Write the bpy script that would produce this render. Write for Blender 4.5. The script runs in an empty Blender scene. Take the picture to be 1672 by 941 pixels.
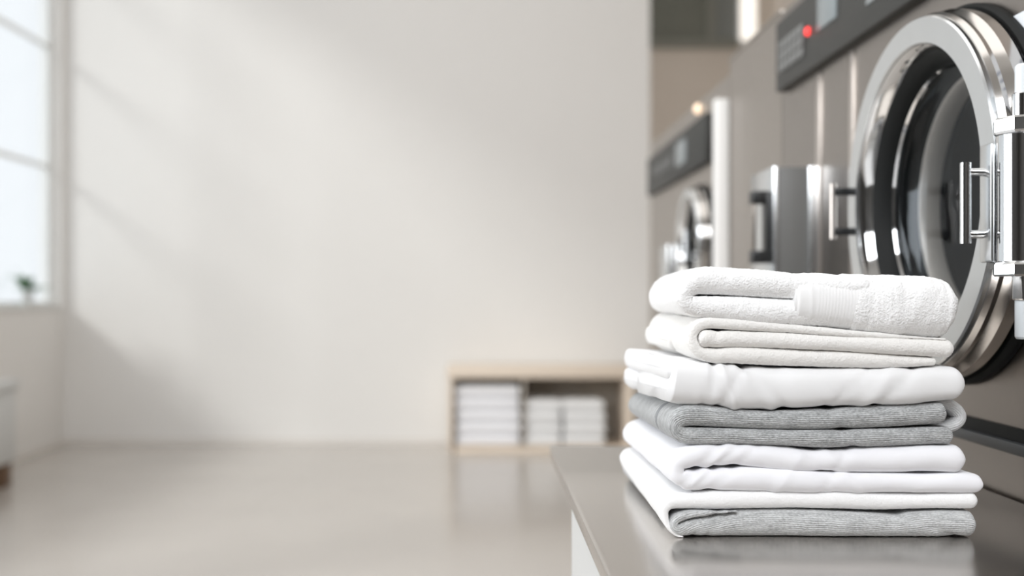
import bpy, bmesh, math, random
from mathutils import Vector, noise
random.seed(7)
sc = bpy.context.scene
COL = sc.collection
PI = math.pi

# ------------------------------------------------------------------ camera
F = 1700.0                      # focal length in pixels of the 1672x941 frame
VX, VY = 785.0, 482.0           # vanishing point of the machine row
CH = 1.2                        # eye height
cd = bpy.data.cameras.new('camera'); cam = bpy.data.objects.new('camera', cd); COL.objects.link(cam)
cam.location = (0, 0, CH); cam.rotation_euler = (PI/2, 0, 0)
cd.sensor_width = 36; cd.lens = 36*F/1672
cd.shift_x = (836-VX)/1672; cd.shift_y = (VY-470.5)/1672
cd.clip_start = 0.05
cd.dof.use_dof = True; cd.dof.focus_distance = 1.34; cd.dof.aperture_fstop = 1.93
sc.camera = cam

# ------------------------------------------------------------------ light
w = bpy.data.worlds.new('World'); sc.world = w; w.use_nodes = True
bg = w.node_tree.nodes['Background']; bg.inputs[0].default_value = (.955, .965, .985, 1); bg.inputs[1].default_value = .87
def light(name, kind, loc, rot, energy, color=(1, 1, 1), **kw):
    l = bpy.data.lights.new(name, kind); l.energy = energy; l.color = color
    for k, v in kw.items(): setattr(l, k, v)
    o = bpy.data.objects.new(name, l); COL.objects.link(o); o.location = loc; o.rotation_euler = rot
    return o
sun = light('sun', 'SUN', (-6, 3, 6), (0, 0, 0), 1.3, (1, .975, .93), angle=math.radians(13))
sun.rotation_euler = Vector((1.3, 1.0, -1.03)).to_track_quat('-Z', 'Y').to_euler()
light('side_window_daylight', 'AREA', (-3.25, 2.0, 2.1), (0, -PI/2, 0), 75, (.95, .975, 1), shape='RECTANGLE', size=2.0, size_y=2.6)
front = light('front_fill', 'AREA', (-.4, -1.3, 3.7), (0, 0, 0), 120, (.965, .98, 1), shape='RECTANGLE', size=3.4, size_y=1.6)  # added fill light brightening the stack's front, not a fixture of the room
front.rotation_euler = (Vector((.4, 1.5, 1.0))-front.location).to_track_quat('-Z', 'Y').to_euler()
light('overhead_fill_near', 'AREA', (-.6, 2.6, 5.0), (0, 0, 0), 36, (1, .98, .95), shape='RECTANGLE', size=3.2, size_y=3.0)  # added overhead fill over the near half, no known fixture
light('overhead_fill_far', 'AREA', (-.6, 6.0, 5.0), (0, 0, 0), 19, (1, .98, .95), shape='RECTANGLE', size=3.2, size_y=2.4)  # second added overhead fill, for the far half of the room
vs = sc.view_settings
vs.view_transform = 'Standard'; vs.look = 'None'; vs.gamma = 1; vs.use_curve_mapping = False; vs.exposure = 0.32
sc.cycles.use_denoising = True
sc.cycles.max_bounces = 10; sc.cycles.transparent_max_bounces = 12
sc.cycles.sample_clamp_indirect = 6

# ------------------------------------------------------------------ materials
def mat(name, col, rough=.6, metal=0, spec=None, emit=None, estr=0, coat=0, alpha=None, sheen=0):
    m = bpy.data.materials.new(name); m.use_nodes = True
    b = m.node_tree.nodes['Principled BSDF']
    b.inputs['Base Color'].default_value = (*col, 1); b.inputs['Roughness'].default_value = rough; b.inputs['Metallic'].default_value = metal
    if spec is not None: b.inputs['Specular IOR Level'].default_value = spec
    if emit: b.inputs['Emission Color'].default_value = (*emit, 1); b.inputs['Emission Strength'].default_value = estr
    if coat: b.inputs['Coat Weight'].default_value = coat; b.inputs['Coat Roughness'].default_value = .08
    if sheen: b.inputs['Sheen Weight'].default_value = sheen; b.inputs['Sheen Roughness'].default_value = .6
    return m
def nodes(m): return m.node_tree.nodes, m.node_tree.links, m.node_tree.nodes['Principled BSDF']
def add_noise(m, scale=8, amt=.06, stretch=(1, 1, 1), detail=4, rough_amt=0, bump=0, bdist=.002, coord='Object'):
    n, l, b = nodes(m)
    tc = n.new('ShaderNodeTexCoord'); mp = n.new('ShaderNodeMapping'); mp.inputs['Scale'].default_value = stretch
    nz = n.new('ShaderNodeTexNoise'); nz.inputs['Scale'].default_value = scale; nz.inputs['Detail'].default_value = detail
    l.new(tc.outputs[coord], mp.inputs[0]); l.new(mp.outputs[0], nz.inputs['Vector'])
    c = b.inputs['Base Color'].default_value[:3]
    mx = n.new('ShaderNodeMix'); mx.data_type = 'RGBA'
    mx.inputs[6].default_value = (*[x*(1-amt) for x in c], 1); mx.inputs[7].default_value = (*[min(1, x*(1+amt)) for x in c], 1)
    l.new(nz.outputs[0], mx.inputs[0]); l.new(mx.outputs[2], b.inputs['Base Color'])
    if rough_amt:
        mr = n.new('ShaderNodeMapRange'); r = b.inputs['Roughness'].default_value
        mr.inputs[1].default_value = .3; mr.inputs[2].default_value = .7
        mr.inputs[3].default_value = max(0, r-rough_amt); mr.inputs[4].default_value = r+rough_amt
        l.new(nz.outputs[0], mr.inputs[0]); l.new(mr.outputs[0], b.inputs['Roughness'])
    if bump:
        bp = n.new('ShaderNodeBump'); bp.inputs['Strength'].default_value = bump; bp.inputs['Distance'].default_value = bdist
        l.new(nz.outputs[0], bp.inputs['Height']); l.new(bp.outputs[0], b.inputs['Normal'])
    return m
M = {}
M['wall'] = add_noise(mat('warm_white_plaster', (.80, .785, .765), .75), 6, .012, bump=.05)
M['wall_back'] = add_noise(mat('beige_recess_plaster', (.62, .55, .48), .75), 6, .015)
M['ceiling'] = add_noise(mat('ceiling_paint', (.8, .79, .77), .8), 4, .01)
M['floor'] = add_noise(mat('polished_concrete', (.49, .455, .42), .2, spec=.7), 1.6, .05, detail=6, rough_amt=.04)
M['base'] = add_noise(mat('baseboard_paint', (.74, .71, .68), .5), 10, .01)
M['frame'] = add_noise(mat('window_frame_paint', (.80, .81, .80), .4), 10, .01)
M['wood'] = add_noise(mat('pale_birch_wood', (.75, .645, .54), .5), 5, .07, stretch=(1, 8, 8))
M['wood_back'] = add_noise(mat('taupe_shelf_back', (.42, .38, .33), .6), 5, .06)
M['dark_wood'] = add_noise(mat('dark_brown_wood', (.12, .06, .025), .5), 12, .2, stretch=(1, 1, 6))
M['white_lac'] = add_noise(mat('white_lacquer', (.64, .65, .645), .35), 12, .01)
M['steel'] = add_noise(mat('brushed_stainless', (.30, .272, .25), .32, 1), 30, .05, stretch=(1, 1, 14), rough_amt=.04)
M['steel_far'] = add_noise(mat('brushed_stainless_warm', (.375, .338, .306), .34, 1), 30, .05, stretch=(1, 1, 14), rough_amt=.04)
M['counter'] = add_noise(mat('counter_stainless', (.60, .57, .54), .2, 1), 30, .012, stretch=(1, 16, 1), rough_amt=.012)
M['chrome'] = add_noise(mat('polished_chrome', (.70, .705, .71), .07, 1), 20, .02)
M['alu'] = add_noise(mat('satin_aluminium', (.68, .70, .715), .22, 1), 40, .03)
M['rubber'] = add_noise(mat('black_rubber', (.008, .009, .009), .6, spec=.25), 20, .1)
M['black'] = add_noise(mat('black_plastic', (.02, .021, .022), .35), 20, .1)
M['panel'] = add_noise(mat('charcoal_panel', (.045, .045, .042), .5, spec=.25), 20, .05)
M['display'] = add_noise(mat('grey_display', (.24, .27, .28), .25), 20, .03)
M['button'] = add_noise(mat('grey_button', (.18, .18, .175), .5), 20, .03)
M['led'] = mat('red_indicator', (.8, .03, .03), .3, emit=(1, .045, .04), estr=1.6)
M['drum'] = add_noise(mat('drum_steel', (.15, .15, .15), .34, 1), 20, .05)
M['ledge'] = add_noise(mat('dark_grey_ledge', (.055, .058, .06), .4), 20, .05)
M['paper'] = add_noise(mat('white_notice_paper', (.80, .83, .87), .5), 12, .01)
M['ink'] = mat('blue_grey_ink', (.25, .29, .36), .6)
M['frost'] = add_noise(mat('frosted_white_plastic', (.72, .76, .79), .25), 20, .02)
M['bulb'] = mat('warm_bulb', (1, .8, .6), .4, emit=(1, .72, .50), estr=.75)
M['tube'] = mat('lit_tube', (1, .97, .9), .4, emit=(1, .93, .85), estr=.70)
M['leaf'] = add_noise(mat('leaf_green', (.10, .22, .10), .5), 20, .3)
M['soil'] = add_noise(mat('potting_soil', (.06, .04, .03), .9), 60, .3)
M['tint'] = add_noise(mat('dark_tinted_glass', (.15, .155, .13), .12), 2, .06)
M['rim'] = add_noise(mat('outer_rim_steel', (.52, .50, .48), .14, 1), 20, .03)
M['strip'] = add_noise(mat('satin_steel_strip', (.62, .57, .53), .3, 1), 30, .03)
M['collar'] = add_noise(mat('drum_collar_steel', (.74, .68, .62), .4, .35), 20, .03)
def glass_mat(name, tr, gl, fac, rough=.02):
    m = bpy.data.materials.new(name); m.use_nodes = True; n, l = m.node_tree.nodes, m.node_tree.links
    n.remove(n['Principled BSDF'])
    t = n.new('ShaderNodeBsdfTransparent'); t.inputs[0].default_value = (*tr, 1)
    g = n.new('ShaderNodeBsdfGlossy'); g.inputs[0].default_value = (*gl, 1); g.inputs[1].default_value = rough
    fr = n.new('ShaderNodeLayerWeight'); fr.inputs[0].default_value = .5
    pw = n.new('ShaderNodeMath'); pw.operation = 'POWER'; pw.inputs[1].default_value = 4; l.new(fr.outputs['Facing'], pw.inputs[0])
    mr = n.new('ShaderNodeMapRange'); mr.inputs[3].default_value = fac; mr.inputs[4].default_value = fac+.22; l.new(pw.outputs[0], mr.inputs[0])
    mx = n.new('ShaderNodeMixShader'); l.new(mr.outputs[0], mx.inputs[0]); l.new(t.outputs[0], mx.inputs[1]); l.new(g.outputs[0], mx.inputs[2])
    l.new(mx.outputs[0], n['Material Output'].inputs[0]); return m
M['pane'] = glass_mat('window_glass', (.95, .97, .98), (1, 1, 1), .03)
M['porthole'] = glass_mat('door_glass', (.80, .82, .83), (.9, .95, 1), .03)

def cloth(name, col, rib=0, terry=0, weave=0, mottle=0, sheen=.2, ribbump=.5):
    m = mat(name, col, .9, sheen=sheen, spec=.2); n, l, b = nodes(m)
    tc = n.new('ShaderNodeTexCoord')
    h = None
    def addh(sock, k):
        nonlocal h
        mu = n.new('ShaderNodeMath'); mu.operation = 'MULTIPLY'; mu.inputs[1].default_value = k; l.new(sock, mu.inputs[0])
        if h is None: h = mu.outputs[0]
        else:
            a = n.new('ShaderNodeMath'); a.operation = 'ADD'; l.new(h, a.inputs[0]); l.new(mu.outputs[0], a.inputs[1]); h = a.outputs[0]
    def nz(scale, st=(1, 1, 1), detail=2, coord='UV'):
        mp = n.new('ShaderNodeMapping'); mp.inputs['Scale'].default_value = st; l.new(tc.outputs[coord], mp.inputs[0])
        t = n.new('ShaderNodeTexNoise'); t.inputs['Scale'].default_value = scale; t.inputs['Detail'].default_value = detail
        l.new(mp.outputs[0], t.inputs['Vector']); return t.outputs[0]
    if terry: addh(nz(420, detail=3, coord='Object'), .0016*terry); addh(nz(90, detail=2, coord='Object'), .0016*terry)
    if weave: addh(nz(22, detail=3, coord='Object'), .0025*weave)
    if rib:
        sx = n.new('ShaderNodeSeparateXYZ'); l.new(tc.outputs['UV'], sx.inputs[0])
        dn = nz(30, detail=2); ad = n.new('ShaderNodeMath'); ad.operation = 'MULTIPLY_ADD'; ad.inputs[1].default_value = .003
        l.new(dn, ad.inputs[0]); l.new(sx.outputs[1], ad.inputs[2])
        f = n.new('ShaderNodeMath'); f.operation = 'MULTIPLY'; f.inputs[1].default_value = 2*PI/rib; l.new(ad.outputs[0], f.inputs[0])
        s = n.new('ShaderNodeMath'); s.operation = 'SINE'; l.new(f.outputs[0], s.inputs[0])
        addh(s.outputs[0], .0004*ribbump); addh(nz(500, (1, 1, 1), 2), .0012*ribbump)
    if mottle:
        a_, c_ = nz(700, (.35, 1, 1), 2), nz(160, (.25, 1.3, 1), 3)
        mm = n.new('ShaderNodeMath'); mm.operation = 'MULTIPLY_ADD'; mm.inputs[1].default_value = .6; l.new(a_, mm.inputs[0])
        m2 = n.new('ShaderNodeMath'); m2.operation = 'MULTIPLY'; m2.inputs[1].default_value = .4; l.new(c_, m2.inputs[0]); l.new(m2.outputs[0], mm.inputs[2])
        mr = n.new('ShaderNodeMapRange'); mr.inputs[1].default_value = .36; mr.inputs[2].default_value = .64; l.new(mm.outputs[0], mr.inputs[0])
        mx = n.new('ShaderNodeMix'); mx.data_type = 'RGBA'
        mx.inputs[6].default_value = (*[x*(1-mottle) for x in col], 1); mx.inputs[7].default_value = (*[min(.95, x*(1+mottle)) for x in col], 1)
        l.new(mr.outputs[0], mx.inputs[0]); l.new(mx.outputs[2], b.inputs['Base Color'])
    if h is not None:
        bp = n.new('ShaderNodeBump'); bp.inputs['Strength'].default_value = 1; bp.inputs['Distance'].default_value = 1
        l.new(h, bp.inputs['Height']); l.new(bp.outputs[0], b.inputs['Normal'])
    return m
M['terry'] = cloth('white_terry', (.97, .97, .97), terry=1.25)
M['dobby'] = cloth('white_woven_border', (.92, .92, .92), terry=.15)
M['cream'] = cloth('cream_terry', (.86, .845, .82), terry=.8)
M['sheet'] = cloth('white_cotton', (.82, .82, .825), weave=.4)
M['sheet_cool'] = cloth('cool_white_cotton', (.87, .87, .90), weave=.4)
M['soft'] = cloth('white_flannel', (.90, .90, .90), terry=.5)
M['grey'] = cloth('heather_grey_terry', (.46, .47, .475), rib=.0026, mottle=.42, ribbump=1)
M['grey_dark'] = cloth('dark_grey_seam', (.20, .21, .22))
M['grey_light'] = cloth('light_heather_grey_terry', (.57, .58, .585), rib=.0026, mottle=.32, ribbump=1)
M['grey_pale'] = cloth('pale_grey_terry', (.68, .69, .70), rib=.0026, mottle=.12)

# ------------------------------------------------------------------ helpers
def link(name, me, m=None, parent=None, smooth=False):
    if smooth:
        for p in me.polygons: p.use_smooth = True
    o = bpy.data.objects.new(name, me); COL.objects.link(o)
    if m: me.materials.append(m)
    if parent:
        o.parent = parent
        if parent.type == 'EMPTY' or True: o.matrix_parent_inverse = world_of(parent).inverted()
    return o
def world_of(o):
    from mathutils import Matrix
    mtx = Matrix.LocRotScale(o.location, o.rotation_euler, o.scale)
    return (world_of(o.parent) @ o.matrix_parent_inverse @ mtx) if o.parent else mtx
def obj(name, bm, m, parent=None, smooth=False, angle=None):
    bmesh.ops.recalc_face_normals(bm, faces=bm.faces[:])
    me = bpy.data.meshes.new(name); bm.to_mesh(me); bm.free()
    o = link(name, me, m, parent, smooth)
    if angle:
        for p in me.polygons: p.use_smooth = True
        me.set_sharp_from_angle(angle=math.radians(angle))
    return o
def tag(o, label, cat, group=None):
    o['label'] = label; o['category'] = cat
    if group: o['group'] = group
    return o
def thing(name, label, cat, loc, group=None):
    o = bpy.data.objects.new(name, None); COL.objects.link(o); o.location = loc; o.empty_display_size = .1
    return tag(o, label, cat, group)
def struct(o): o['kind'] = 'structure'; return o
def add_box(bm, x0, x1, y0, y1, z0, z1, bev=0, seg=2):
    vs_ = [bm.verts.new((x, y, z)) for x in (x0, x1) for y in (y0, y1) for z in (z0, z1)]
    fs = []
    for q in ((0, 1, 3, 2), (4, 6, 7, 5), (0, 4, 5, 1), (2, 3, 7, 6), (0, 2, 6, 4), (1, 5, 7, 3)):
        fs.append(bm.faces.new([vs_[i] for i in q]))
    bmesh.ops.recalc_face_normals(bm, faces=fs)
    if bev:
        es = list({e for f in fs for e in f.edges})
        bmesh.ops.bevel(bm, geom=es, offset=bev, segments=seg, profile=.5, affect='EDGES')
def box(name, m, x0, x1, y0, y1, z0, z1, parent=None, bev=0, seg=2):
    bm = bmesh.new(); add_box(bm, x0, x1, y0, y1, z0, z1, bev, seg)
    return obj(name, bm, m, parent, angle=35 if bev else None)
def boxes(name, m, lst, parent=None, bev=0):
    bm = bmesh.new()
    for b in lst: add_box(bm, *b, bev)
    return obj(name, bm, m, parent, angle=35 if bev else None)
def add_lathe(bm, prof, cen, axis='X', n=128, closed=True, caps=False):
    """profile of (radius, along) turned about an axis through cen."""
    rings = []
    for r, a in prof:
        ring = []
        for i in range(n):
            t = 2*PI*i/n; c, s = math.cos(t)*r, math.sin(t)*r
            p = (a, cen[1]+c, cen[2]+s) if axis == 'X' else (cen[0]+c, cen[1]+s, a)
            ring.append(bm.verts.new(p))
        rings.append(ring)
    k = len(rings)
    for j in range(k if closed else k-1):
        A, B = rings[j], rings[(j+1) % k]
        for i in range(n): bm.faces.new((A[i], A[(i+1) % n], B[(i+1) % n], B[i]))
    if caps and not closed:
        bm.faces.new(rings[0]); bm.faces.new(rings[-1])
def lathe(name, m, prof, cen, parent=None, axis='X', n=128, closed=True, caps=False, angle=30):
    bm = bmesh.new(); add_lathe(bm, prof, cen, axis, n, closed, caps)
    return obj(name, bm, m, parent, angle=angle)
def tube(name, m, pts, r, parent=None, n=16):
    """round bar through points, capped."""
    bm = bmesh.new(); P = [Vector(p) for p in pts]; rings = []
    for i, p in enumerate(P):
        t = (P[min(i+1, len(P)-1)]-P[max(i-1, 0)]).normalized()
        u = t.cross(Vector((0, 1, 0)));  u = u.normalized() if u.length > .01 else Vector((1, 0, 0))
        v = t.cross(u).normalized()
        rings.append([bm.verts.new(p+(u*math.cos(2*PI*k/n)+v*math.sin(2*PI*k/n))*r) for k in range(n)])
    for A, B in zip(rings, rings[1:]):
        for k in range(n): bm.faces.new((A[k], A[(k+1) % n], B[(k+1) % n], B[k]))
    bm.faces.new(rings[0]); bm.faces.new(rings[-1])
    return obj(name, bm, m, parent, angle=40)
def plate_with_hole(name, m, X, y0, y1, z0, z1, yc, zc, r, parent, n=128):
    bm = bmesh.new()
    o = [bm.verts.new((X, y, z)) for y, z in ((y0, z0), (y1, z0), (y1, z1), (y0, z1))]
    c = [bm.verts.new((X, yc+r*math.cos(2*PI*i/n), zc+r*math.sin(2*PI*i/n))) for i in range(n)]
    es = [bm.edges.new((o[i], o[(i+1) % 4])) for i in range(4)]+[bm.edges.new((c[i], c[(i+1) % n])) for i in range(n)]
    bmesh.ops.triangle_fill(bm, edges=es, use_beauty=True)
    return obj(name, bm, m, parent)

# ------------------------------------------------------------------ the room
XL, XR, YB, YR, YF, ZC = -3.36, 2.85, 8.4, 10.2, -2.0, 5.2
struct(box('floor', M['floor'], XL-.2, XR+.2, YF-.2, YR+.2, -.1, 0))
struct(box('ceiling', M['ceiling'], XL-.2, XR+.2, YF-.2, YR+.2, ZC, ZC+.1))
struct(box('wall_back', M['wall'], XL-.2, 1.365, YB, YB+.16, 0, ZC))
struct(box('wall_recess', M['wall_back'], 1.365, XR+.2, YR, YR+.15, 0, ZC))
struct(box('wall_right', M['wall_back'], XR, XR+.15, YF, YR, 0, ZC))
# left wall with two window openings
TH = .14
W1 = (3.0, 8.33, 1.10, 4.85); W2 = (.6, 2.4, 1.10, 3.1)
struct(boxes('wall_left', M['wall'], [(XL-TH, XL, .6, YB, 0, 1.10), (XL-TH, XL, 8.33, YB, 1.10, ZC), (XL-TH, XL, 2.4, 3.0, 1.10, ZC), (XL-TH, XL, 3.0, 8.33, 4.85, ZC), (XL-TH, XL, .6, 2.4, 3.1, ZC)]))
struct(box('wall_left_front', add_noise(mat('charcoal_side_for_reflection', (.06, .058, .056), .6), 6, .05), XL-TH, XL, YF, .6, 0, ZC))  # unseen wall piece, coloured dark so the chrome hinge reflects black
def side_window(name, W, bars_z, bars_y):
    y0, y1, z0, z1 = W; xf0, xf1 = XL-.125, XL-.075
    L = [(xf0, xf1, y0, y0+.06, z0, z1), (xf0, xf1, y1-.045, y1, z0, z1), (xf0, xf1, y0+.06, y1-.045, z0, z0+.05), (xf0, xf1, y0+.06, y1-.045, z1-.05, z1)]
    fr = struct(boxes(name, M['frame'], L))
    ys = [y0+.06]+list(bars_y)+[y1-.045]
    for y in bars_y: box('mullion', M['frame'], xf0, xf1, y-.026, y+.026, z0+.05, z1-.05, fr)
    for z in bars_z: box('glazing_bar', M['frame'], xf0+.01, xf1-.01, y0+.06, y1-.045, z-.017, z+.017, fr)
    box('window_pane', M['pane'], XL-.103, XL-.099, y0+.06, y1-.045, z0+.05, z1-.05, fr)
    box('window_sill', M['frame'], XL-.07, XL+.02, y0, y1, z0, z0+.015, fr, bev=.004)
    return fr
side_window('window_1', W1, (2.22, 3.18, 4.05), (7.30, 6.25, 5.2, 4.1))
side_window('window_2', W2, (2.1,), (1.5,))
# unseen wall behind the viewpoint, its dark colour added to darken chrome reflections
struct(box('wall_front', add_noise(mat('charcoal_wall_for_reflection', (.07, .068, .065), .6), 6, .05), XL, XR, YF-.14, YF, 0, ZC))
struct(box('baseboard_back', M['base'], XL, 1.365, YB-.012, YB, 0, .05))
struct(box('baseboard_left', M['base'], XL, XL+.012, YF, YB-.012, 0, .05))
# transom in the recess: dark tinted panes above a beige wall
k = YR/F
def rx(px): return (px-VX)*k
def rz(py): return CH+(VY-py)*k
zt = rz(74)
tr = struct(boxes('window_4', mat('transom_frame', (.20, .20, .17), .5), [(1.40, rx(1203), YR-.06, YR, zt-.03, zt+.05), (rx(1152), rx(1166), YR-.06, YR, zt+.05, ZC)]))
box('window_pane', M['tint'], 1.40, rx(1152), YR-.03, YR-.01, zt+.05, ZC, tr)
box('window_pane', add_noise(mat('blue_grey_tinted_glass', (.19, .20, .19), .12), 2, .05), rx(1166), rx(1203), YR-.03, YR-.01, zt+.05, ZC, tr)

# recess lamps
t = thing('tube_lamp', 'bright vertical white tube lamp high in the recess beside the dark transom panes', 'lamp', (rx(1220), YR, rz(68)))
box('lamp_back', M['white_lac'], rx(1204), rx(1236), YR-.03, YR-.001, rz(72), ZC-.1, t, bev=.005)
box('tube_cover', M['tube'], rx(1207), rx(1233), YR-.08, YR-.03, rz(68), ZC-.14, t, bev=.02)
# ------------------------------------------------------------------ counter
CX0, CX1, CY0, CY1, CT = .137, .782, .35, 2.07, .90
t = thing('steel_counter', 'brushed stainless steel counter on a white base under the folded laundry', 'counter', (.45, 1.0, 0))
box('countertop', M['counter'], CX0, CX1, CY0, CY1, CT-.026, CT, t, bev=.004, seg=3)
box('base_cabinet', M['white_lac'], CX0+.006, CX1-.002, CY0+.05, 1.64, .0, CT-.026, t, bev=.003)

# ------------------------------------------------------------------ machines
MX = .79; MT = 1.94
DY, DZ = 1.72, 1.362          # porthole centre of the near washer
def machine_body(y0, y1, top, steel, hole, parent):
    bm = bmesh.new(); x1 = MX+.8
    for a, b in (((MX, y0), (x1, y0)), ((x1, y0), (x1, y1)), ((x1, y1), (MX, y1))):
        bm.faces.new([bm.verts.new(p) for p in ((*a, 0), (*b, 0), (*b, top), (*a, top))])
    bm.faces.new([bm.verts.new(p) for p in ((MX, y0, top), (x1, y0, top), (x1, y1, top), (MX, y1, top))])
    bm.faces.new([bm.verts.new(p) for p in ((MX, y0, 0), (x1, y0, 0), (x1, y1, 0), (MX, y1, 0))])
    if hole:
        yc, zc, r = hole; n = 128
        o = [bm.verts.new((MX, y, z)) for y, z in ((y0, 0), (y1, 0), (y1, top), (y0, top))]
        c = [bm.verts.new((MX, yc+r*math.cos(2*PI*i/n), zc+r*math.sin(2*PI*i/n))) for i in range(n)]
        es = [bm.edges.new((o[i], o[(i+1) % 4])) for i in range(4)]+[bm.edges.new((c[i], c[(i+1) % n])) for i in range(n)]
        bmesh.ops.triangle_fill(bm, edges=es, use_beauty=True)
    else:
        bm.faces.new([bm.verts.new(p) for p in ((MX, y0, 0), (MX, y1, 0), (MX, y1, top), (MX, y0, top))])
    bmesh.ops.remove_doubles(bm, verts=bm.verts[:], dist=1e-5)
    return obj('body', bm, steel, parent)
def porthole(parent, yc, zc, R, xf, detail=True):
    """round door: chrome ring, bevel, gasket, glass; xf is the ring's front plane."""
    s = R/.29
    d = lathe('door', M['alu'], [(R*1.0, xf+.003), (R*.992, xf), (R*.856, xf), (R*.848, xf+.003), (R*.848, xf+.012), (R*1.0, xf+.012)], (0, yc, zc), parent)
    lathe('outer_rim', M['rim'], [(R*.985, xf+.010), (R*1.005, xf+.010), (R*1.018, xf+.018), (R*1.012, xf+.026), (R*1.02, xf+.032), (R*1.036, xf+.040), (R*1.036, xf+.058), (R*1.02, xf+.064), (R*.96, xf+.064)], (0, yc, zc), d, angle=25)
    lathe('inner_bevel', M['chrome'], [(R*.850, xf+.004), (R*.832, xf+.009), (R*.812, xf+.020), (R*.803, xf+.030), (R*.86, xf+.030)], (0, yc, zc), d, angle=40)
    lathe('door_gasket', M['rubber'], [(R*.804, xf+.027), (R*.785, xf+.032), (R*.75, xf+.046), (R*.742, xf+.060), (R*.742, xf+.075), (R*.86, xf+.075), (R*.86, xf+.032)], (0, yc, zc), d)
    lathe('glass_rim', M['chrome'], [(R*.745, xf+.058), (R*.735, xf+.056), (R*.728, xf+.060), (R*.735, xf+.066), (R*.745, xf+.066)], (0, yc, zc), d)
    gl = [(R*.735, xf+.062), (R*.71, xf+.065), (R*.64, xf+.069), (R*.5, xf+.073), (R*.3, xf+.076), (.001, xf+.077)]
    lathe('door_glass', M['porthole'], gl, (0, yc, zc), d, closed=False)
    return d
def drum(parent, yc, zc, R, x0):
    lathe('body_gasket', M['rubber'], [(R*1.02, x0-.016), (R*1.05, x0-.018), (R*1.066, x0-.010), (R*1.066, x0-.001), (R*1.0, x0-.001)], (0, yc, zc), parent)
    lathe('tub_throat', M['rubber'], [(R*.98, x0), (R*.76, x0+.012), (R*.715, x0+.02)], (0, yc, zc), parent, closed=False)
    lathe('drum_collar', M['collar'], [(R*.72, x0+.020), (R*.70, x0+.022), (R*.692, x0+.028), (R*.692, x0+.052), (R*.70, x0+.058), (R*.72, x0+.058)], (0, yc, zc), parent)
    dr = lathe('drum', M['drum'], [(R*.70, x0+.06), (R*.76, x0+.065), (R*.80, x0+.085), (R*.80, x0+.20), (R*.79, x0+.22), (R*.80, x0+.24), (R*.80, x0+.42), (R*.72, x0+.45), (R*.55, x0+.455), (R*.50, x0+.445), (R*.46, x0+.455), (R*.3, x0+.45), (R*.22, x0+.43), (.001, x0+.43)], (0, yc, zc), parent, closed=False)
    return dr
# near washer
t = thing('washing_machine', 'large stainless front-loading washer with open-view round chrome door behind the laundry stack', 'washing machine', (MX+.4, 1.75, 0))
near = t
machine_body(.72, 2.725, MT, M['steel'], (DY, DZ, .285), t)
d = porthole(t, DY, DZ, .29, .708)
drum(t, DY, DZ, .29, MX)
# door handle on a backing plate near the hinge
hy = 1.452
hp = box('handle_plate', M['alu'], .7015, .708, hy-.020, hy+.014, 1.245, 1.41, d, bev=.003)
hx = .678
hb = tube('handle', M['chrome'], [(hx, hy+.004, 1.272), (hx, hy+.004, 1.277), (hx, hy+.004, 1.38), (hx, hy+.004, 1.385)], .0075, d)
hcaps = bmesh.new()
tube('handle_post', M['chrome'], [(hx, hy+.004, 1.372), (.703, hy+.004, 1.372)], .006, d)
tube('handle_post', M['chrome'], [(hx, hy+.004, 1.285), (.703, hy+.004, 1.285)], .006, d)
# latch on the far side of the ring
ly = 1.985
tube('latch_bar', M['strip'], [(.672, ly, DZ-.055), (.672, ly, DZ+.05)], .0065, d)
box('latch_arm', M['black'], .672, .712, ly-.008, ly+.008, DZ+.028, DZ+.042, d, bev=.002)
box('latch_arm', M['black'], .672, .712, ly-.008, ly+.008, DZ-.048, DZ-.034, d, bev=.002)
# hinge
cx, cy = .742, 1.42
h = lathe('hinge', M['chrome'], [(.001, 1.243), (.034, 1.243), (.036, 1.246), (.036, 1.417), (.034, 1.42), (.001, 1.42)], (cx, cy, 0), t, 'Z', 64, False)
for z0, z1 in ((1.419, 1.441), (1.225, 1.244)):
    bm = bmesh.new(); add_lathe(bm, [(.001, z0), (.039, z0), (.0415, z0+.003), (.0415, z1-.003), (.039, z1), (.001, z1)], (cx, cy, 0), 'Z', 8, False)
    obj('hinge_collar', bm, M['chrome'], h, angle=20)
lathe('hinge_pin', M['chrome'], [(.001, 1.44), (.016, 1.44), (.016, 1.474), (.014, 1.476), (.001, 1.476)], (cx, cy, 0), h, 'Z', 32, False)
lathe('hinge_pin', M['chrome'], [(.001, 1.193), (.014, 1.193), (.016, 1.195), (.016, 1.226), (.001, 1.226)], (cx, cy, 0), h, 'Z', 32, False)
lathe('hinge_sleeve', M['frost'], [(.001, 1.475), (.0125, 1.475), (.0125, 1.512), (.010, 1.515), (.001, 1.515)], (cx, cy, 0), h, 'Z', 32, False)
lathe('hinge_sleeve', M['frost'], [(.001, 1.140), (.0105, 1.140), (.0125, 1.143), (.0125, 1.194), (.001, 1.194)], (cx, cy, 0), h, 'Z', 32, False)
box('hinge_bracket', M['alu'], cx-.01, MX, cy-.03, cy-.01, 1.25, 1.41, h, bev=.003)
# lower ledge under the door
box('ledge_gap', M['rubber'], MX-.004, MX+.01, .75, 2.69, .984, 1.004, t)
box('lower_ledge', M['ledge'], MX-.012, MX+.01, .75, 2.69, .966, .984, t, bev=.003)
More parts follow.
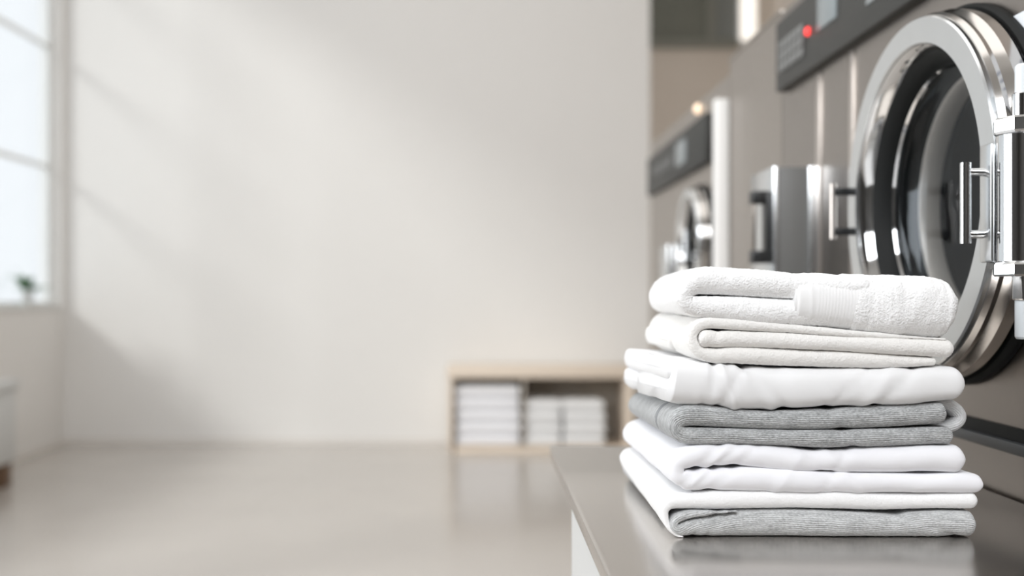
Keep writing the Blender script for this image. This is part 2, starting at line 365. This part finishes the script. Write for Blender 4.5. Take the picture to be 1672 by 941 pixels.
# seams and control panel
box('seam_strip', M['strip'], MX-.004, MX+.002, 2.415, 2.445, 1.02, 1.72, t, bev=.001)
box('seam_strip', M['strip'], MX-.004, MX+.002, 2.20, 2.225, 1.02, 1.72, t, bev=.001)
p = box('control_panel', M['panel'], MX-.022, MX+.002, 1.0, 2.71, 1.727, 1.905, t, bev=.004)
box('display', M['display'], MX-.025, MX-.021, 2.245, 2.37, 1.80, 1.882, p, bev=.001)
box('display', M['display'], MX-.025, MX-.021, 1.93, 2.07, 1.775, 1.86, p, bev=.001)
for i in range(6):
    for j in range(3):
        box('button', M['button'], MX-.027, MX-.021, 2.475+i*.034, 2.501+i*.034, 1.768+j*.027, 1.793+j*.027, p, bev=.002)
lathe('indicator_light', M['led'], [(.010, MX-.021), (.010, MX-.026), (.007, MX-.029), (.0005, MX-.030)], (0, 2.44, 1.818), p, 'X', 20, False)
tag(near, 'large stainless washer with round chrome door directly behind the folded laundry stack', 'washing machine')

# notice taped on the near washer
t = thing('paper_notice', 'white printed paper notice stuck to the near washer beside its door', 'notice', (MX-.001, 1.5, 1.5))
box('sheet', M['paper'], MX-.0032, MX-.0022, 1.36, 1.60, 1.28, 1.612, t)
for i in range(5):
    y = 1.515-(i % 2)*.006; z = 1.578-i*.017
    for j in range(4):
        wd = .010+.007*((i*3+j*5) % 3)
        box('printed_mark', M['ink'], MX-.0036, MX-.0031, y-wd, y, z-.006, z, t); y -= wd+.006

# dispenser box with black pull handle
def dispenser(y0, y1, z0, z1, out, label, handle=True):
    t = thing('dispenser_box', label, 'dispenser', (MX-out/2, (y0+y1)/2, z0))
    box('casing', mat('grey_casing', (.16, .16, .155), .4), MX-out+.012, MX-.001, y0+.004, y1, z0, z1-.002, t, bev=.004)
    box('front_door', M['alu'], MX-out, MX-out+.014, y0, y1+.01, z0, z1, t, bev=.004)
    box('back_flange', M['alu'], MX-.026, MX-.001, y0-.004, y0+.006, z0, z1, t, bev=.003)
    if handle:
        x = MX-out; zc = 1.36
        hd = box('handle', M['black'], x-.012, x+.001, y0+.012, y0+.055, zc-.085, zc+.085, t, bev=.004)
        box('handle_grip', M['steel_far'], x-.042, x-.034, y0+.02, y0+.045, zc-.075, zc+.075, hd, bev=.003)
        for z in (zc-.085, zc+.055): box('handle_post', M['black'], x-.044, x-.01, y0+.012, y0+.052, z, z+.03, hd, bev=.003)
    return t
dispenser(2.43, 2.62, 1.02, 1.502, .108, 'grey boxy detergent dispenser with black pull handle beside the chrome door')
# middle cabinet
t = thing('steel_cabinet', 'plain tall stainless cabinet between the near and the far washer', 'cabinet', (MX+.4, 3.0, 0))
machine_body(2.729, 3.30, MT, M['steel_far'], None, t)
box('top_cap', M['steel_far'], MX-.004, MX+.80, 2.737, 3.298, MT, MT+.012, t, bev=.003)
box('kick_plate', M['ledge'], MX-.004, MX+.002, 2.74, 3.295, .02, .12, t)
t = box('filler_panel', add_noise(mat('bright_white_panel', (.88, .87, .85), .4), 10, .01), .745, MX-.0005, 3.305, 3.345, 0, 1.825, bev=.004)
tag(t, 'narrow white upright filler panel between the cabinet and the far washer', 'panel')
# far washer
t = thing('washing_machine', 'smaller stainless washer furthest back, next to the beige wall corner', 'washing machine', (MX+.4, 4.1, 0))
machine_body(3.304, 4.83, 1.90, M['steel_far'], (3.72, 1.375, .20), t)
d2 = porthole(t, 3.72, 1.375, .205, .735)
drum(t, 3.72, 1.375, .205, MX)
tube('latch_bar', M['chrome'], [(.70, 3.56, 1.32), (.70, 3.56, 1.42)], .007, d2)
box('latch_arm', M['black'], .70, .737, 3.552, 3.568, 1.40, 1.412, d2); box('latch_arm', M['black'], .70, .737, 3.552, 3.568, 1.328, 1.34, d2)
p = box('control_panel', M['panel'], MX-.022, MX+.002, 3.56, 4.80, 1.655, 1.825, t, bev=.004)
box('display', M['display'], MX-.025, MX-.021, 3.9, 4.1, 1.70, 1.79, p, bev=.001)
for i in range(5): box('button', M['button'], MX-.027, MX-.021, 4.2+i*.09, 4.25+i*.09, 1.72, 1.76, p, bev=.002)
sg = (MX-.004, 3.77, 1.874)
lathe('signal_lamp', M['bulb'], [(.019, MX+.001), (.019, MX-.004), (.015, MX-.012), (.008, MX-.017), (.0005, MX-.018)], sg, t, 'X', 24, False)
dispenser(4.12, 4.3, 1.0, 1.40, .05, 'small pale dispenser on the far washer left of its round door', False)

# ------------------------------------------------------------------ low shelf by the back wall
SY = 7.9; ks = SY/F
def sx(px): return (px-VX)*ks
def sz(py): return CH+(VY-py)*ks
S0, S1, ST, SB = sx(732), sx(1034), sz(600), 8.375
t = thing('wooden_shelf', 'low pale wooden shelf holding white towels against the back wall', 'shelf', ((S0+S1)/2, 8.1, 0))
box('top_board', M['wood'], S0-.01, S1+.01, SY-.005, SB, ST-.085, ST, t, bev=.004)
box('side_panel', M['wood'], S0, S0+.035, SY, SB, .0, ST-.085, t, bev=.003)
box('side_panel', M['wood'], S1-.06, S1, SY, SB, .0, ST-.085, t, bev=.003)
box('bottom_board', M['wood'], S0+.05, S1-.06, SY, SB, .0, .045, t, bev=.003)
xd = sx(855)
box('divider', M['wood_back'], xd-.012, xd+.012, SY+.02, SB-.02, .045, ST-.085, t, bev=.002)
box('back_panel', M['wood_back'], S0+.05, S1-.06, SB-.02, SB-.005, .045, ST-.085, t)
def shelf_towel(w_, d_, h_):
    bm = bmesh.new(); n = 24; rows = []
    # folded slab: two plies joined by a rounded fold at the front
    prof = []
    for i in range(13):
        a = -PI/2-PI*i/12; prof.append((-d_/2+h_/2+math.cos(a)*h_/2, h_/2+math.sin(a)*h_/2))
    prof += [(d_/2-.01, h_), (d_/2, h_-.01), (d_/2, h_*.52), (d_/2-.03, h_*.5), (d_/2, h_*.48), (d_/2, .01), (d_/2-.01, 0)]
    for k_ in range(n+1):
        u = k_/n; x = (u-.5)*w_; e = min(u, 1-u)*w_; sc_ = min(1, .72+.28*math.sin(min(1, e/(h_*.5))*PI/2))
        rows.append([bm.verts.new((x, y*(.97+.03*sc_), h_/2+(z-h_/2)*sc_+.003*noise.noise((x*14, y*6, z*30)))) for y, z in prof])
    m_ = len(prof)
    for A, B in zip(rows, rows[1:]):
        for j in range(m_): bm.faces.new((A[j], A[(j+1) % m_], B[(j+1) % m_], B[j]))
    bm.faces.new(rows[0]); bm.faces.new(rows[-1])
    return bm
def shelf_stack(xc, w_, n, h_, place, names, m):
    src = None
    for i in range(n):
        z = .047+i*(h_+.0026)
        if src is None:
            src = obj('folded_towel', shelf_towel(w_, .40, h_), m, None, angle=50); o = src
        else:
            o = src.copy(); COL.objects.link(o)
        o.location = (xc+random.uniform(-.006, .006), 8.135+random.uniform(-.006, .006), z)
        tag(o, names[i]+' '+place, 'towel', 'white towels on the low wooden shelf')
ord5 = ['folded towel at the bottom', 'folded towel second from the bottom', 'folded towel in the middle', 'folded towel second from the top', 'folded towel on top']
ord4 = ['folded towel at the bottom', 'folded towel second from the bottom', 'folded towel second from the top', 'folded towel on top']
shelf_stack(sx(797), .485, 5, .0895, 'of the tall stack left of the shelf divider', ord5, M['sheet_cool'])
shelf_stack(sx(888), .275, 4, .0855, 'of the short stack just right of the shelf divider', ord4, M['sheet'])
shelf_stack(sx(954), .315, 4, .0855, 'of the rightmost short stack on the shelf', ord4, M['sheet'])

# ------------------------------------------------------------------ low white cabinet by the window, plant on the sill
t = thing('low_cabinet', 'low white cabinet on dark wooden feet under the window at the left edge', 'cabinet', (-3.15, 6.0, 0))
box('body', M['white_lac'], XL+.015, -2.955, 5.3, 6.62, .15, .60, t, bev=.004)
box('top_board', M['white_lac'], XL+.015, -2.935, 5.28, 6.64, .60, .665, t, bev=.012)
for y in (5.4, 6.5): box('foot', M['dark_wood'], -3.06, -2.965, y-.08, y+.08, 0, .15, t, bev=.004)
for y in (5.4, 6.5): box('foot', M['dark_wood'], XL+.03, XL+.12, y-.08, y+.08, 0, .15, t, bev=.004)
PX_, PY_, PZ_ = -3.365, 7.72, 1.115
t = thing('potted_plant', 'small green potted plant on the sill of the bright window', 'plant', (PX_, PY_, PZ_))
lathe('pot', M['white_lac'], [(.001, PZ_), (.032, PZ_), (.042, PZ_+.10), (.045, PZ_+.11), (.041, PZ_+.11), (.037, PZ_+.09), (.001, PZ_+.09)], (PX_, PY_, 0), t, 'Z', 32, False)
lathe('soil', M['soil'], [(.001, PZ_+.096), (.037, PZ_+.096), (.037, PZ_+.088)], (PX_, PY_, 0), t, 'Z', 24, False)
bm = bmesh.new()
for i in range(26):
    a = i*2.4; el = .35+.9*((i*7) % 11)/11; L = .10+.07*((i*5) % 7)/7; base = Vector((PX_, PY_, PZ_+.095))
    d_ = Vector((math.cos(a)*math.cos(el)*.75, math.sin(a)*math.cos(el), math.sin(el))); side = d_.cross(Vector((0, 0, 1))).normalized()
    prev = None
    for q in range(7):
        u = q/6; c = base+d_*L*(.35+1.05*u)*1.2+Vector((0, 0, -.06*u*u)); wv = .020*math.sin(PI*min(1, .08+u*.92))+.0008
        row = [bm.verts.new(c-side*wv), bm.verts.new(c+Vector((0, 0, -.004))), bm.verts.new(c+side*wv)]
        if prev:
            bm.faces.new((prev[0], prev[1], row[1], row[0])); bm.faces.new((prev[1], prev[2], row[2], row[1]))
        prev = row
lv = obj('leaves', bm, M['leaf'], t, smooth=True)
md = lv.modifiers.new('thickness', 'SOLIDIFY'); md.thickness = .001
for i in range(6):
    a = i*1.05; tube('stem', M['leaf'], [(PX_, PY_, PZ_+.09), (PX_+.02*math.cos(a), PY_+.025*math.sin(a), PZ_+.17)], .002, t, 8)

# ------------------------------------------------------------------ the folded laundry stack
YS = 1.30                         # depth of the stack's front faces
def wx(px): return (px-VX)*YS/F
def wz(py): return CH-(py-VY)*YS/F
def slump(z):
    ks_ = [(.0, 0), (.90, 0), (.95, .004), (1.01, .017), (1.065, .022), (1.115, .008), (1.17, .003), (1.25, 0), (3, 0)]
    for (a, b), (c, d_) in zip(ks_, ks_[1:]):
        if a <= z <= c: return b+(d_-b)*(z-a)/(c-a)
    return 0
def catmull(P, step):
    out = []
    for i in range(len(P)-1):
        p0, p1, p2, p3 = P[max(i-1, 0)], P[i], P[i+1], P[min(i+2, len(P)-1)]
        n = max(2, int(math.hypot(p2[0]-p1[0], p2[1]-p1[1])/step))
        for k_ in range(n):
            t_ = k_/n
            out.append(tuple(.5*(2*b+(c-a)*t_+(2*a-5*b+4*c-d_)*t_*t_+(3*b-a-3*c+d_)*t_**3) for a, b, c, d_ in zip(p0, p1, p2, p3)))
    out.append(P[-1]); return out
def sweep(name, m, nodes_px, y0, y1, parent, wr=.0012, wf=(9, 7, 16), fuzz=0, skew=0, step=.0022, round_ends=(1, 1), seed=0, folds=(), yvar=.004, sq=1.0, er=None, kmin=0):
    """cloth ply: a thick slab with rounded front and back folds, led along a path given as (pixel x, pixel y, thickness in pixels)."""
    P = [(wx(x), wz(y), max(1, t_)*YS/F) for x, y, t_ in nodes_px]
    P = catmull(P, step)
    n = len(P); s = [0]
    for a, b in zip(P, P[1:]): s.append(s[-1]+math.hypot(b[0]-a[0], b[1]-a[1]))
    tot = s[-1]
    nose, flat = 14, 34
    bm = bmesh.new(); rows = []; uvs = []
    for i, (x, z, th) in enumerate(P):
        a, b = P[max(i-1, 0)], P[min(i+1, n-1)]
        tx, tz = b[0]-a[0], b[1]-a[1]; L = math.hypot(tx, tz) or 1; tx /= L; tz /= L
        nx, nz_ = -tz, tx
        r = th/2; e0, e1 = s[i], tot-s[i]; k_ = 1
        re = er*YS/F if er else r*.75
        if round_ends[0] and e0 < re: k_ = min(k_, (1-(1-e0/re)**2.3)**(1/2.3))
        if round_ends[1] and e1 < re: k_ = min(k_, (1-(1-e1/re)**2.3)**(1/2.3))
        k_ = max(k_, .04); rr = r*k_
        yo = yvar*noise.noise((x*11+seed*3.1, z*9, seed*7.7))
        ya, yb = y0+yo, y1+yo
        k_ = max(k_, kmin) if e0 < e1 else k_; rr = r*k_
        if k_ < 1: ya += r*(1-k_)*.5; yb -= r*(1-k_)*.5
        row = []; uv = []; per = 0; last = None
        sec = [(ya+r-math.cos(PI/2-PI*q/nose)*r*1.0, math.sin(PI/2-PI*q/nose)*rr) for q in range(nose+1)]           # front fold, top to bottom
        sec = [(yy, math.copysign(abs(h_/rr)**sq, h_)*rr) for yy, h_ in sec]
        sec += [(ya+r+(yb-ya-2*r)*((q/flat)**1.4), -rr) for q in range(1, flat)]
        sec += [(yb-r+math.cos(-PI/2+PI*q/nose)*r, math.sin(-PI/2+PI*q/nose)*rr) for q in range(nose+1)]
        sec += [(ya+r+(yb-ya-2*r)*((1-q/flat)**1.4), rr) for q in range(1, flat)]
        for yy, hh in sec:
            v = (x+nx*hh+skew*(yy-YS), yy, z+nz_*hh)
            if last is not None: per += (Vector(v)-last).length
            last = Vector(v); row.append(bm.verts.new(v)); uv.append((s[i], per))
        rows.append(row); uvs.append(uv)
    mN = len(rows[0]); ul = bm.loops.layers.uv.new('UVMap')
    for i in range(n-1):
        for j in range(mN):
            q = (j+1) % mN
            f = bm.faces.new((rows[i][j], rows[i+1][j], rows[i+1][q], rows[i][q]))
            dv = (0, .0) if q else (0, 0)
            U = (uvs[i][j], uvs[i+1][j], uvs[i+1][q], uvs[i][q])
            if q == 0: U = (U[0], U[1], (U[1][0], U[1][1]+.01), (U[0][0], U[0][1]+.01))
            for lp, u in zip(f.loops, U): lp[ul].uv = u
    bm.faces.new(rows[0]); bm.faces.new(rows[-1])
    bmesh.ops.recalc_face_normals(bm, faces=bm.faces[:]); bm.normal_update()
    for v in bm.verts:
        p = v.co; q = Vector((p.x*wf[0]+seed*5.3, p.y*wf[1], p.z*wf[2]))
        d_ = wr*noise.fractal(q, 1, 2, 3)
        for fx, fz, tilt, wd, amp in folds:            # creases: pixel x, slant, width, depth
            cx_ = wx(fx)+tilt*(p.z-wz(fz)); g = (p.x-cx_)/(wd*YS/F)
            if p.y < YS+.10: d_ += amp*math.exp(-g*g)*max(0, 1-(p.y-YS)/.10 if p.y > YS else 1)
        if fuzz: d_ += fuzz*noise.noise(p*520+Vector((seed, 0, 0)))+fuzz*.7*noise.noise(p*190)
        v.co = p+v.normal*d_
    for v in bm.verts:
        v.co.z -= slump(v.co.z)*min(1, max(0, (v.co.y-YS)/.42))
        if v.co.z < CT+.0008: v.co.z = CT+.0008
    me = bpy.data.meshes.new(name); bm.to_mesh(me); bm.free()
    return link(name, me, m, parent, smooth=True)
def laundry(name, label, cat, py, group='folded laundry in the stack'):
    return thing(name, label, cat, (wx(1340), 1.5, wz(py)), group)
Y0, Y1 = 1.283, 1.72
# 7 (bottom) grey towel
t = laundry('folded_towel', 'light grey ribbed towel at the very bottom of the stack on the counter', 'towel', 875)
sweep('folded_cloth', M['grey_light'], [(1200, 831.5, 1), (1165, 833.5, 5), (1145, 835, 9), (1122, 837, 12), (1103, 844, 13), (1097, 853, 13), (1105, 861, 19), (1130, 858, 29), (1162, 855.5, 37), (1205, 853, 44),
      (1300, 853, 44), (1400, 855, 41), (1450, 856.5, 38), (1500, 854.5, 41), (1550, 853.5, 42), (1585, 853.5, 39)], Y0, Y1, t, wr=.0009, seed=1, fuzz=.0003, er=9,
      folds=[(1150, 850, 1.0, 7, -.0012), (1172, 850, 1.0, 6, -.001), (1465, 838, -2.5, 14, -.0022)])
sweep('end_roll', M['grey_light'], [(1500, 856, 20), (1560, 856, 24), (1590, 856, 22)], Y0+.025, Y1-.03, t, seed=2, fuzz=.0003)
# 6 thin white, its left end tucked down round the grey towel
t = laundry('folded_towel', 'thin soft white towel lying directly on the bottom grey towel', 'towel', 832)
sweep('folded_cloth', M['soft'], [(1112, 873.5, 1.5), (1102, 869.5, 4), (1090, 858, 8), (1084, 843, 11), (1084, 828, 17), (1096, 818, 24), (1120, 816, 27), (1150, 815, 29), (1250, 814, 29), (1350, 815, 29), (1440, 818, 29), (1520, 816, 26), (1589, 815, 25)],
      Y0+.003, Y1+.01, t, wr=.0011, seed=3, fuzz=.0003, skew=.02)
# 5 white sheet, two plies
t = laundry('folded_sheet', 'cool white folded sheet between the middle grey towel and thin white towel', 'sheet', 803)
sweep('folded_cloth', M['sheet_cool'], [(1568, 748, 43), (1500, 748.5, 43), (1400, 750, 42), (1340, 751, 37), (1280, 747, 40), (1210, 741, 38), (1150, 743, 40), (1122, 746, 36), (1106, 754, 27), (1102, 765, 25), (1106, 777, 27), (1125, 782, 33),
      (1200, 780, 38), (1300, 783, 37), (1350, 785, 36), (1400, 787, 33), (1500, 787, 32), (1570, 787, 32), (1597, 789, 25)], Y0, Y1, t, wr=.0022, wf=(14, 8, 20), seed=4,
      folds=[(1150, 745, .9, 9, -.0018), (1167, 745, .9, 8, .0018), (1184, 742, 1.1, 7, -.0012), (1320, 745, -.7, 11, -.0017), (1346, 738, -.8, 10, .0018), (1374, 740, .6, 8, -.0012), (1172, 782, 1.1, 10, -.0013), (1300, 745, .7, 9, .0012)])
# 4 grey towel
t = laundry('folded_towel', 'heather grey towel in the middle of the stack with two ribbed plies', 'towel', 730)
p4 = [(1541, 674, 36), (1500, 676, 36), (1450, 679, 36), (1350, 683, 34), (1250, 685, 30), (1180, 681, 33), (1135, 677, 36), (1112, 681, 33), (1102, 693, 27), (1108, 706, 25), (1130, 711, 27),
      (1200, 711, 26), (1300, 714, 27), (1340, 715, 29), (1400, 714, 29), (1500, 711, 30), (1552, 710, 29)]
b4 = sweep('folded_cloth', M['grey'], p4, Y0, Y1, t, wr=.001, seed=5, fuzz=.0003, skew=.025, er=9, folds=[(1355, 672, -.6, 12, -.0016)])
h4 = sweep('hem', M['grey_dark'], [(x, y, t_+1.6) for x, y, t_ in p4[6:11]], 1.385, 1.390, t, wr=.0003, seed=5, round_ends=(0, 0), skew=.025)
sweep('end_loop', M['grey_pale'], [(1440, 660, 8), (1520, 659, 15), (1560, 662, 19), (1579, 681, 21), (1567, 697, 18), (1535, 703, 13), (1480, 703, 8)], Y0+.03, Y1-.04, t, wr=.0008, seed=6)
# 3 white sheet with a front flap
t = laundry('folded_sheet', 'smooth white folded sheet between the cream towel and the middle grey towel', 'sheet', 667)
sweep('lower_ply', M['sheet'], [(1094, 639, 31), (1130, 637, 35), (1300, 644, 36), (1500, 640, 32), (1540, 640, 26)], Y0+.035, Y1+.005, t, wr=.0024, seed=8)
sweep('upper_ply', M['sheet'], [(1093, 604, 33), (1130, 606, 34), (1300, 615, 30), (1500, 612, 28), (1540, 614, 26)], Y0+.035, Y1+.005, t, wr=.0024, seed=9)
sweep('front_flap', M['sheet'], [(1098, 621, 70), (1120, 624, 74), (1160, 628, 73), (1250, 633, 69), (1330, 632, 64), (1450, 630, 61), (1530, 626, 58), (1569, 624, 54)], Y0-.004, Y1-.14, t, wr=.0024, wf=(13, 8, 14), seed=10, round_ends=(0, 1), sq=.7, er=20,
      folds=[(1158, 615, .25, 8, -.0032), (1178, 612, -.35, 7, .0034), (1196, 620, .6, 8, -.0026), (1150, 640, .1, 5, .0016), (1218, 622, -.9, 9, .0018), (1236, 620, -.9, 11, -.0022), (1432, 625, .8, 11, .0020), (1456, 630, 1.0, 10, -.0022), (1410, 605, 1.1, 7, -.0014), (1330, 640, -1.2, 10, .0008)])
# 2 cream towel
t = laundry('folded_towel', 'cream folded towel second from the top of the stack', 'towel', 598)
sweep('folded_cloth', M['cream'], [(1540, 554, 4), (1400, 545.5, 9), (1300, 537.5, 13), (1200, 530, 18), (1160, 527, 21), (1141, 531, 22), (1130, 544, 19), (1130, 560, 19), (1142, 575, 21), (1165, 581, 24), (1200, 580, 26), (1300, 584, 28), (1400, 587, 25), (1480, 590, 19), (1526, 590, 15)],
      Y0+.004, Y1+.01, t, wr=.0014, seed=11, fuzz=.0005, skew=.055)
sweep('inner_ply', M['cream'], [(1138, 553, 26), (1153, 553, 31), (1175, 553, 29), (1200, 553, 27), (1300, 557, 25), (1400, 562, 26), (1500, 567, 28), (1551, 570, 27)], Y0+.002, Y1-.04, t, wr=.0012, seed=12, fuzz=.0005, skew=.055, folds=[(1166, 546, .5, 8, -.0016)])
sweep('back_ply', M['cream'], [(1117, 562, 34), (1150, 560, 36), (1200, 560, 36), (1260, 562, 30)], Y0+.16, Y1+.015, t, wr=.001, seed=13, fuzz=.0004, skew=.045)
# 1 top terry towel
t = laundry('folded_towel', 'fluffy white towel with woven border band on top of the stack', 'towel', 530)
sweep('folded_cloth', M['terry'], [(1420, 473, 38), (1320, 470, 38), (1260, 465, 44), (1200, 461, 45), (1155, 458, 45), (1130, 464, 38), (1117, 479, 30), (1122, 496, 30), (1150, 502, 35), (1200, 504, 40), (1260, 509, 43), (1320, 511, 43), (1420, 515, 44)],
      Y0+.002, Y1, t, wr=.0022, seed=14, fuzz=.0008, skew=.085, step=.0018)
sweep('woven_border', M['dobby'], [(1293, 489, 84), (1318, 490, 87), (1345, 491, 90), (1375, 494, 90), (1405, 496, 88)], Y0-.003, Y1-.01, t, wr=.0016, seed=15, round_ends=(1, 0), er=7, kmin=.88, sq=.8, skew=.02, step=.001,
      folds=[(1318, 500, 0, 4, .0007)]+[(1328+i*5.2, 512, .06, 1.5, .00035) for i in range(13)])
sweep('folded_end', M['terry'], [(1374, 495, 91), (1394, 497, 99), (1430, 499, 104), (1480, 501, 104), (1530, 505, 101), (1557, 507, 94)], Y0-.006, Y1-.01, t, wr=.0030, wf=(22, 12, 20), seed=16, fuzz=.0010, round_ends=(1, 1), sq=.75, skew=.02, step=.0018, er=22, kmin=.9,
      folds=[(1420, 480, .25, 8, -.0010), (1452, 490, .2, 9, .0008), (1500, 470, .5, 12, .0010), (1537, 500, .06, 3.5, -.0014), (1386, 500, .1, 5, -.0012)])
